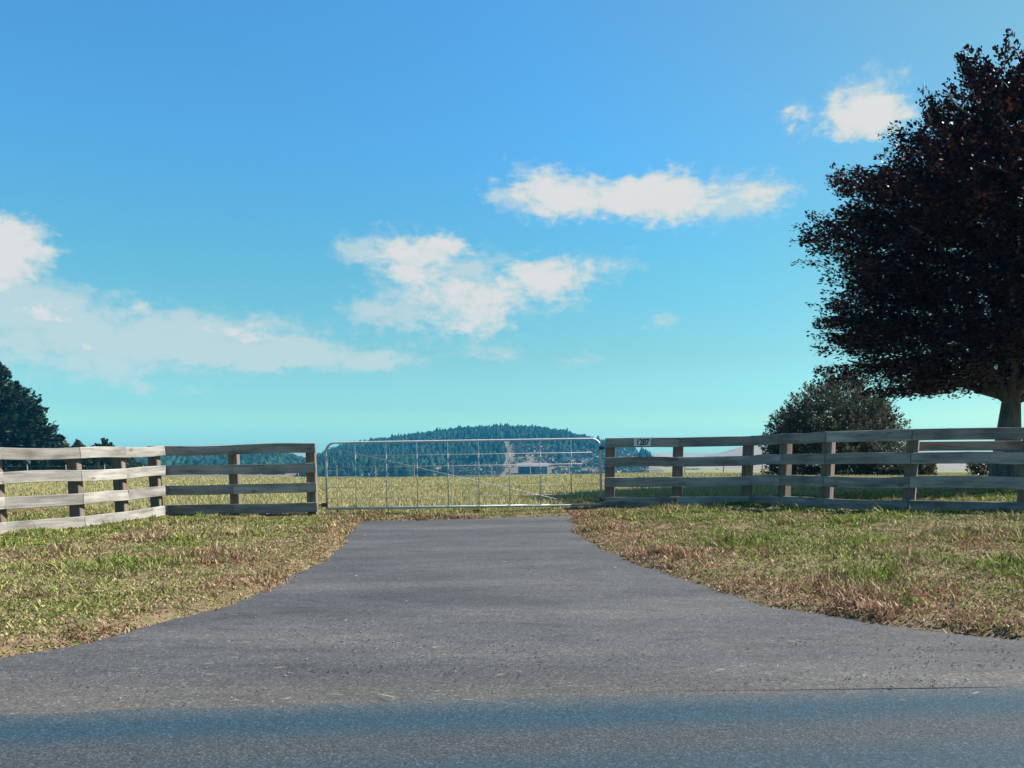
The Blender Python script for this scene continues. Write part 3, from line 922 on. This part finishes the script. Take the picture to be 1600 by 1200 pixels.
# ------------------------------------------------------------------ board fences
BOARD_H, BOARD_T = .152, .04
ZS = [0.0, .315, .63, .94]
def board(parent, p0, p1, name='board', h=BOARD_H, t=BOARD_T):
    """one chamfered rail from p0 to p1 (bottom centre of its ends), grain along local x"""
    p0, p1 = Vector(p0), Vector(p1)
    d = p1 - p0; ln = d.length
    X = d.normalized(); Yv = Vector((0, 0, 1)).cross(X).normalized(); Z = X.cross(Yv)
    c = .005
    sec = [(-t / 2 + c, 0), (t / 2 - c, 0), (t / 2, c), (t / 2, h - c), (t / 2 - c, h), (-t / 2 + c, h), (-t / 2, h - c), (-t / 2, c)]
    nseg = 6; V = []; F = []
    bow = random.uniform(-.014, .014); tw = random.uniform(-.006, .006); dh = random.uniform(-.004, .004)
    for k in range(nseg + 1):
        s = k / nseg
        for (a, b) in sec:
            V.append((ln * s, a + tw * (s - .5) * (b / h - .5) * 4, b * (1 + dh * 4 * s) + bow * math.sin(math.pi * s) + random.uniform(-.0012, .0012)))
    for k in range(nseg):
        for j in range(8):
            a, b = k * 8 + j, k * 8 + (j + 1) % 8
            F.append((a, a + 8, b + 8, b))
    F.append(tuple(range(8))); F.append(tuple(range(nseg * 8 + 7, nseg * 8 - 1, -1)))
    mb = MB(); mb.add(V, F)
    o = mb.build(name, M_WOOD)
    M = Matrix.Identity(4)
    for i_, ax in enumerate((X, Yv, Z)):
        for r_ in range(3): M[r_][i_] = ax[r_]
    M.translation = p0
    o.parent = parent
    o.matrix_local = parent.matrix_basis.inverted() @ M if parent else M
    return o

def post(parent, p, h, ang, w=.15, t=.13, name='post'):
    c = .008
    sec = [(-w / 2 + c, -t / 2), (w / 2 - c, -t / 2), (w / 2, -t / 2 + c), (w / 2, t / 2 - c), (w / 2 - c, t / 2), (-w / 2 + c, t / 2), (-w / 2, t / 2 - c), (-w / 2, -t / 2 + c)]
    V = []; F = []
    lean = random.uniform(-.008, .008)
    for k in range(4):
        z = h * k / 3
        s = 1 - (.04 if k == 3 else 0)
        for (a, b) in sec: V.append((z, a * s + lean * z, b * s))
    for k in range(3):
        for j in range(8):
            a, b = k * 8 + j, k * 8 + (j + 1) % 8
            F.append((a, a + 8, b + 8, b))
    F.append(tuple(range(8))); F.append(tuple(range(31, 23, -1)))
    mb = MB(); mb.add(V, F)
    o = mb.build(name, M_POST)
    # local x (grain) points up; local y along the fence, local z across
    Xa = Vector((0, 0, 1)); Ya = Vector((math.cos(ang), math.sin(ang), 0)); Za = Xa.cross(Ya)
    M = Matrix.Identity(4)
    for i_, ax in enumerate((Xa, Ya, Za)):
        for r_ in range(3): M[r_][i_] = ax[r_]
    M.translation = Vector(p)
    o.parent = parent
    o.matrix_local = parent.matrix_basis.inverted() @ M
    return o

def pt(u, v, Y):
    return Vector(at(u, v, Y))

def fence_line(parent, knots, posts, spans, zs=ZS, square=True):
    """knots: fence face points (bottom edge of the lowest rail). spans[r] = list of (i, j) knot ranges for rail r"""
    for r, lst in enumerate(spans):
        for (a, b) in lst:
            for k in range(a, b):
                p0, p1 = knots[k].copy(), knots[k + 1].copy()
                p0.z += zs[r]; p1.z += zs[r]
                dd = (p1 - p0).normalized()
                e0 = .0015 if True else 0
                board(parent, p0 + dd * e0, p1 - dd * e0)
    for (i_, extra) in posts:
        p = knots[i_]
        a = knots[max(i_ - 1, 0)]; b = knots[min(i_ + 1, len(knots) - 1)]
        t = (b - a); t.z = 0; t.normalize()
        nrm = Vector((-t.y, t.x, 0))
        if nrm.y < 0: nrm = -nrm
        half = .075 * abs(nrm.x) + .065 * abs(nrm.y) if square else .065
        q = p + nrm * (BOARD_T / 2 + .003 + half) + t * extra
        zg = float(surf(np.array([q.x]), np.array([q.y]))[0])
        post(parent, (q.x, q.y, zg - .25), p.z + 1.085 - (zg - .25), 0.0 if square else math.atan2(t.y, t.x))

# left fence: curved sunlit wing and the straight panel next to the gate
lk = [pt(-190, 858, 8.6), pt(10, 834.5, 10.15), pt(132, 824, 11.0), pt(202, 815, 11.85), pt(262, 804.5, 12.75)]
rf = pt(262, 804.5, 12.79); 
lk2 = [pt(263, 804.5, 12.79), pt(367, 802.5, 12.86), pt(496, 799.5, 12.93)]
lf = thing('board_fence', 'weathered four-rail timber fence left of the gate with a pale sunlit wing', 'fence', (lk2[0].x, lk2[0].y, 0))
fence_line(lf, lk, [(1, 0), (2, 0), (3, 0), (4, -.10)], [[(0, 4)]] * 4)
fence_line(lf, lk2, [(1, 0), (2, -.09)], [[(0, 2)]] * 4)
# right fence: straight panel and curved wing in its own shade
rk = [pt(944, 791.5, 12.93), pt(1058, 791, 12.86), pt(1170, 790, 12.70)]
rk2 = [pt(1170, 790, 12.70), pt(1218, 791.5, 12.10), pt(1286, 795, 11.45), pt(1418, 799, 10.75), pt(1600, 804, 10.15), pt(1820, 810, 9.6)]
rfence = thing('board_fence', 'dark shaded four-rail timber fence right of the gate carrying the number sign', 'fence', (rk[0].x, rk[0].y, .1))
fence_line(rfence, rk, [(0, .085), (1, 0), (2, -.03)], [[(0, 2)]] * 4)
fence_line(rfence, rk2, [(1, 0), (2, 0), (3, 0), (4, 0)], [[(0, 5)]] * 4, square=False)
# an extra rail nailed to the back of the last posts
a_, b_ = rk2[3].copy(), rk2[4].copy()
for p in (a_, b_): p.y += .19; p.x += .10; p.z += .80
board(rfence, a_, b_ + (b_ - a_) * .8, h=.125)

# ------------------------------------------------------------------ number sign
p0 = rk[0] + (rk[1] - rk[0]) * ((988 - 944) / 114.0); p1 = rk[0] + (rk[1] - rk[0]) * ((1014.5 - 944) / 114.0)
SW, SHT = (p1 - p0).length, .125
cx = (p0 + p1) / 2; cx.z += .94 + .085; cx.y -= BOARD_T / 2 + .006
sign = thing('number_sign', 'small white plate reading 1287 on the top rail right of the gate', 'sign', tuple(cx))
sign.rotation_euler = (0, 0, math.atan2(p1.y - p0.y, p1.x - p0.x))
mb = MB(); mb.box((0, 0, 0), (SW, .006, SHT)); plate = mb.build('plate', flat('white_plate', (.60, .59, .62), .45), sign)
M_INK = flat('black_ink', (.02, .02, .025), .6)
dg = None
for k, ch in enumerate('1287'):
    cu = bpy.data.curves.new('digit', 'FONT'); cu.body = ch; cu.size = .135; cu.extrude = .001; cu.offset = .0035
    cu.align_x = 'CENTER'
    to = bpy.data.objects.new('digit_source', cu); COL.objects.link(to)
    bpy.context.view_layer.update()
    me = bpy.data.meshes.new_from_object(to.evaluated_get(bpy.context.evaluated_depsgraph_get()))
    bpy.data.objects.remove(to); 
    me.materials.clear(); me.materials.append(M_INK); me.name = 'digit'
    o = bpy.data.objects.new('digit', me); COL.objects.link(o); o.parent = plate
    o.location = (-SW * .5 + SW * (.24 + .185 * k), -.0045, -.047); o.rotation_euler = (R(90), 0, 0); o.scale = (.82, 1, 1)
    o['label'] = 'black numeral ' + ch
for sx in (-1, 1):
    mb = MB(); mb.tube([(sx * (SW / 2 - .012), -.0025, 0), (sx * (SW / 2 - .012), -.0065, 0)], .0045, 8); mb.build('screw', M_IRON, plate)

# ------------------------------------------------------------------ gate
GY = 12.93
gl0, gl1 = pt(511, 795, GY), pt(509, 692, GY); gr0, gr1 = pt(939, 788, GY), pt(938.5, 685.5, GY)
gate = thing('farm_gate', 'wide galvanised steel tube farm gate closing the driveway', 'gate', tuple((gl0 + gr0) / 2 - Vector((0, 0, .06))))
go = gate.location.copy()
def G(s, t):
    """point on the gate plane: s across 0..1, t up 0..1"""
    a = gl0.lerp(gr0, s); b = gl1.lerp(gr1, s)
    return a.lerp(b, t) - go
rc = .13
def corner(cs, ct, s0, t0, s1, t1):
    return None
Wg = (gr0 - gl0).length; Hg = (gl1 - gl0).length
ks, kt = .15 / Wg, .15 / Hg
path = [G(0, 0)]
path += [G(0, 1 - kt)]
for k in range(1, 8):
    a = k / 8 * math.pi / 2
    path.append(G(ks * (1 - math.cos(a)), 1 - kt * (1 - math.sin(a))))
path.append(G(ks, 1))
path.append(G(1 - ks, 1))
for k in range(1, 8):
    a = k / 8 * math.pi / 2
    path.append(G(1 - ks * (1 - math.sin(a)), 1 - kt * (1 - math.cos(a))))
path += [G(1, 1 - kt), G(1, 0)]
mb = MB(); mb.tube(path, .0175, 10); mb.build('frame', M_STEEL, gate, smooth=True)
mb = MB(); mb.tube([G(0, 0), G(1, 0)], .0195, 10); mb.build('bottom_rail', M_STEEL, gate, smooth=True)
off_y = Vector((0, -.012, 0))
for k in range(8):
    s = (556 + 48.1 * k - 510) / 429.0
    mb = MB(); mb.tube([G(s, .01) + off_y, G(s, .99) + off_y], .0075, 6); mb.build('upright', M_DULL, gate, smooth=True)
for k, t in enumerate((.16, .32, .47, .625, .795)):
    mb = MB(); mb.tube([G(.004, t), G(.996, t)], .0062 if k > 2 else .0035, 6); mb.build('wire', M_DULL, gate, smooth=True)
mb = MB(); mb.tube([G(.01, .93) - off_y, G(.90, .03) - off_y], .0055, 6); mb.build('brace', M_DULL, gate, smooth=True)
# latch by the left post, hinges at the right post
mb = MB(); mb.box(G(-.004, .06) + Vector((-.02, 0, 0)), (.09, .045, .06)); mb.tube([G(-.03, .06), G(.0, .06)], .012, 8); mb.build('latch', M_IRON, gate)
for t in (.08, .86):
    mb = MB(); mb.tube([G(1.0, t), G(1.0, t) + Vector((.07, .02, 0))], .012, 8); mb.tube([G(1.0, t) - Vector((0, 0, .03)), G(1.0, t) + Vector((0, 0, .03))], .029, 10); mb.build('hinge', M_IRON, gate, smooth=True)

# ------------------------------------------------------------------ wire fence along the far side of the field
wf = thing('wire_fence', 'thin wire fence with pale posts along the far edge of the field', 'fence', (0, 71, float(gz(0, 71))))
M_PALE = flat('pale_post', (.22, .20, .17), .9)
tops = []
for k in range(24):
    x_ = -46 + k * 3.4
    z_ = float(gz(x_, 71)) - wf.location.z
    mb = MB(); mb.tube([(x_, 0, z_ - .3), (x_, 0, z_ + 1.15 + random.uniform(-.06, .06))], [.055, .045], 6); mb.build('post', M_PALE, wf)
    tops.append((x_, z_))
for h_ in (.35, .7, 1.05):
    mb = MB(); mb.tube([(x_, -.06, z_ + h_) for x_, z_ in tops], .006, 4); mb.build('wire', M_STEEL, wf)

# ------------------------------------------------------------------ grass
def blades(name, label, x, y, z, h, w, lean, col, seg2=True):
    n = len(x)
    a = rng.uniform(0, 2 * np.pi, n); la = rng.uniform(0, 2 * np.pi, n)
    dx, dy = np.cos(a) * w * .5, np.sin(a) * w * .5
    lx, ly = np.cos(la) * lean * h, np.sin(la) * lean * h
    cz = np.sqrt(np.clip(1 - lean ** 2, .04, 1))
    b0 = np.stack([x - dx, y - dy, z], -1); b1 = np.stack([x + dx, y + dy, z], -1)
    if seg2:
        m0 = np.stack([x - dx + lx * .3, y - dy + ly * .3, z + h * .48 * cz], -1); m1 = np.stack([x + dx + lx * .3, y + dy + ly * .3, z + h * .48 * cz], -1)
        tp_ = np.stack([x + lx, y + ly, z + h * cz], -1)
        V = np.stack([(b0 + b1) * .5, m1, m0, tp_], 1); per = 4
        T = np.array([(0, 1, 2), (2, 1, 3)])
    else:
        tp_ = np.stack([x + lx, y + ly, z + h * cz], -1)
        V = np.stack([b0, b1, tp_], 1); per = 3
        T = np.array([(0, 1, 2)])
    F = (T[None] + (np.arange(n) * per)[:, None, None]).reshape(-1, 3)
    o = arrays_mesh(name, V.reshape(-1, 3), F, M_GRASS, col=np.repeat(col, per, 0))
    return tag(o, label, 'grass', kind='stuff')

GREEN = np.array([(.12, .17, .022), (.165, .205, .032), (.21, .23, .05), (.08, .12, .022)])
STRAW = np.array([(.26, .215, .105), (.31, .255, .135), (.21, .17, .08), (.25, .22, .105)])
BROWN = np.array([(.29, .165, .10), (.23, .115, .075), (.35, .235, .165), (.17, .085, .055)])
def grass_colour(x, y, green, brown):
    """own colour of each blade: living, dry or dead"""
    n = len(x)
    i = rng.integers(0, 4, n)
    r = rng.random(n)
    c = STRAW[i].copy()
    g = r < green
    c[g] = GREEN[i[g]]
    b = (r >= green) & (r < green + brown)
    c[b] = BROWN[i[b]]
    return c * rng.uniform(.75, 1.25, (n, 1))

def verge(side, ncl, label):
    """clumps of blades over the verge between driveway, road and fence"""
    if side < 0: xa, xb = -11.5, .95
    else: xa, xb = .9, 11.5
    cx_ = rng.uniform(xa, xb, ncl * 4); cy_ = 3.2 + (14.2 - 3.2) * rng.random(ncl * 4) ** 1.5
    o = outside(cx_, cy_)
    u, v = proj(cx_, cy_, gz(cx_, cy_))
    edge = np.clip(o / .22, 0, 1)
    nz = fbm(cx_ * 1.1, cy_ * 1.1, 7, 4)
    bare = fbm(cx_ * 2.6, cy_ * 2.6, 17, 3)
    keep = (o > -.03) & (u > -90) & (u < 1700) & (cy_ > road_y(cx_) + .25) & (rng.random(len(o)) < .8 + .2 * edge) & (bare > .22)
    cx_, cy_, o, nz = cx_[keep][:ncl], cy_[keep][:ncl], o[keep][:ncl], nz[keep][:ncl]
    n = len(cx_); K = 10
    tall = sstep(.45, .72, fbm(cx_ * 1.7, cy_ * 1.7, 27, 3))
    far = sstep(7, 12, cy_)
    green = np.clip(.34 + 2.6 * (nz - .47) + .34 * far + .6 * (fbm(cx_ * 3.1, cy_ * 3.1, 19, 2) - .5), .02, .95) * np.clip(o / (1.2 if side > 0 else .9), .04, 1)
    redz = sstep(.47, .60, fbm(cx_ * .9 + 9, cy_ * .9, 47, 3))
    brown = np.clip(.08 + .70 * redz * (1 - .6 * far) + .60 * np.exp(-o / .5), 0, .8)
    if side > 0: brown = np.clip(brown + .75 * np.exp(-o / 1.2), 0, .85)
    rep = lambda q: np.repeat(q, K)
    sp = rng.uniform(.018, .06, n)
    x = rep(cx_) + rng.normal(0, 1, n * K) * rep(sp); y = rep(cy_) + rng.normal(0, 1, n * K) * rep(sp)
    ok = outside(x, y) > -.06
    gcl = np.clip(rep(green) + rng.normal(0, .06, n * K) , 0, 1)
    tone = rep(rng.uniform(.5, 1.5, n))
    # a clump is mostly one thing: living or dry
    alive = rep(rng.random(n) < green)
    col = grass_colour(x, y, np.where(alive, .82, .06), np.where(alive, .03, rep(brown)))
    h = rng.uniform(.018, .052, n * K) * rep((.55 + 1.1 * tall) * rng.uniform(.6, 1.35, n)) * rep(np.clip(.85 + o / .9, .85, 1)) * rep(1 + .9 * (rng.random(n) > .90))
    w = rng.uniform(.007, .017, n * K) * (1 + .35 * rep(far))
    lean = np.clip(rng.beta(2.6, 1.1, n * K), .15, .98)
    sel = ok
    x, y, h, w, lean, col = x[sel], y[sel], h[sel], w[sel], lean[sel], (col * tone[:, None])[sel]
    z = surf(x, y) - .004
    return blades('verge_grass', label, x, y, z, h, w, lean, col)
verge(-1, 22000, 'patchy dry and green grass verge left of the driveway')
verge(1, 23000, 'patchy dry and green grass verge right of the driveway')

# field beyond the gate
n = 200000
d_ = 12.4 + 64 * rng.random(n) ** 1.9
uu = rng.uniform(-120, 1720, n)
x = (uu - 800) / 1267 * d_
keep = (outside(x, d_) > .0) & ((d_ > 14.0) | (np.abs(x + .4) < 3.0))
x, d_ = x[keep], d_[keep]
nz = fbm(x * .35, d_ * .35, 61, 4)
g = np.clip(.34 + 1.0 * (nz - .5), .05, .7)
col = grass_colour(x, d_, g, .05)
col = col * .35 + np.array([.35, .325, .15]) * .65 * rng.uniform(.8, 1.2, (len(x), 1))
h = rng.uniform(.04, .10, len(x)) * (.6 + .8 * nz) * np.where(d_ < 14.2, .55, 1)
w = .006 + .0011 * d_ * rng.uniform(.6, 1.3, len(x))
blades('field_grass', 'dry yellow-green pasture grass in the field beyond the gate', x, d_, surf(x, d_) - .01, h * (1 + d_ * .006), w, rng.uniform(.1, .75, len(x)), col, seg2=False)

# ------------------------------------------------------------------ loose chips and straw on the seal
def stones(name, label, x, y, z, s, cols):
    n = len(x)
    base = np.array([(1, 0, 0), (0, 1, 0), (-1, 0, 0), (0, -1, 0), (0, 0, .8), (0, 0, -.5)], float)
    jit = rng.uniform(.6, 1.3, (n, 6, 1))
    a = rng.uniform(0, 6.28, n); ca, sa = np.cos(a)[:, None], np.sin(a)[:, None]
    B = base[None] * jit
    X = B[..., 0] * ca - B[..., 1] * sa * .7; Y = B[..., 0] * sa + B[..., 1] * ca * .7
    V = np.stack([x[:, None] + X * s[:, None], y[:, None] + Y * s[:, None], z[:, None] + (B[..., 2] * .7 + .3) * s[:, None]], -1)
    T = np.array([(0, 1, 4), (1, 2, 4), (2, 3, 4), (3, 0, 4), (1, 0, 5), (2, 1, 5), (3, 2, 5), (0, 3, 5)])
    F = (T[None] + (np.arange(n) * 6)[:, None, None]).reshape(-1, 3)
    o = arrays_mesh(name, V.reshape(-1, 3), F, M_STONE, col=np.repeat(palette(cols, .3)(x[:, None]), 6, 0))
    return tag(o, label, 'gravel', kind='stuff')
M_STONE = leafmat('stone_chip', 0.0, .8, .3)
n = 3600
x = rng.uniform(-4.5, 5.0, n); y = road_y(x) + .02 + rng.gamma(1.3, .55, n)
dens_ = fbm(x * 1.6, y * 3.0, 71, 4)
keep = (outside(x, y) < -.05) & (rng.random(n) < .15 + 1.2 * sstep(.45, .7, dens_)) & (y < 11)
x, y = x[keep], y[keep]
stones('gravel', 'loose dark stone chips scattered over the driveway mouth', x, y, gz(x, y) + .006, rng.uniform(.003, .0085, len(x)) * (1 + .5 * (rng.random(len(x)) > .93)),
       [(.05, .05, .052), (.07, .068, .065), (.03, .03, .035), (.20, .19, .175)])
n = 90
x = rng.uniform(-3.6, 4.2, n); y = 3.5 + 7 * rng.random(n) ** 1.8
keep = outside(x, y) < -.1
x, y = x[keep], y[keep]; n = len(x)
a = rng.uniform(0, np.pi, n); ln = rng.uniform(.02, .10, n) * (1 + 1.4 * (rng.random(n) > .9)); wd = rng.uniform(.002, .0045, n)
zc = gz(x, y) + .016
ax = np.stack([np.cos(a), np.sin(a) * .6, rng.normal(0, .05, n)], -1); bxs = np.stack([-np.sin(a), np.cos(a), np.zeros(n)], -1)
C = np.stack([x, y, zc], -1)
V1, F1 = leaf_quads(C, ax, bxs, ln, wd)
V2, F2 = leaf_quads(C + np.array([0, 0, .003]), ax, np.stack([np.zeros(n), np.zeros(n), np.ones(n)], -1), ln, wd)
o = arrays_mesh('straw', np.vstack([V1, V2]), np.vstack([F1, F2 + len(V1)]), M_GRASS, col=np.tile(np.array([.55, .49, .36]), (len(V1) * 2, 1)))
tag(o, 'pale straw stalks lying on the driveway', 'straw', kind='stuff')

# ------------------------------------------------------------------ air
def m_haze(m, nt, p, N, L):
    nt.nodes.remove(p)
    v = N('ShaderNodeVolumePrincipled')
    v.inputs['Color'].default_value = (.06, .55, 1.0, 1)
    v.inputs['Density'].default_value = .00022
    v.inputs['Anisotropy'].default_value = .0
    L(v.outputs[0], nt.nodes['Material Output'].inputs['Volume'])
mb = MB(); mb.box((0, 0, 10), (4800, 4800, 70))
hz_o = mb.build('haze', mat('haze_air', m_haze))
tag(hz_o, 'thin blue haze over the whole landscape', 'haze', kind='stuff')
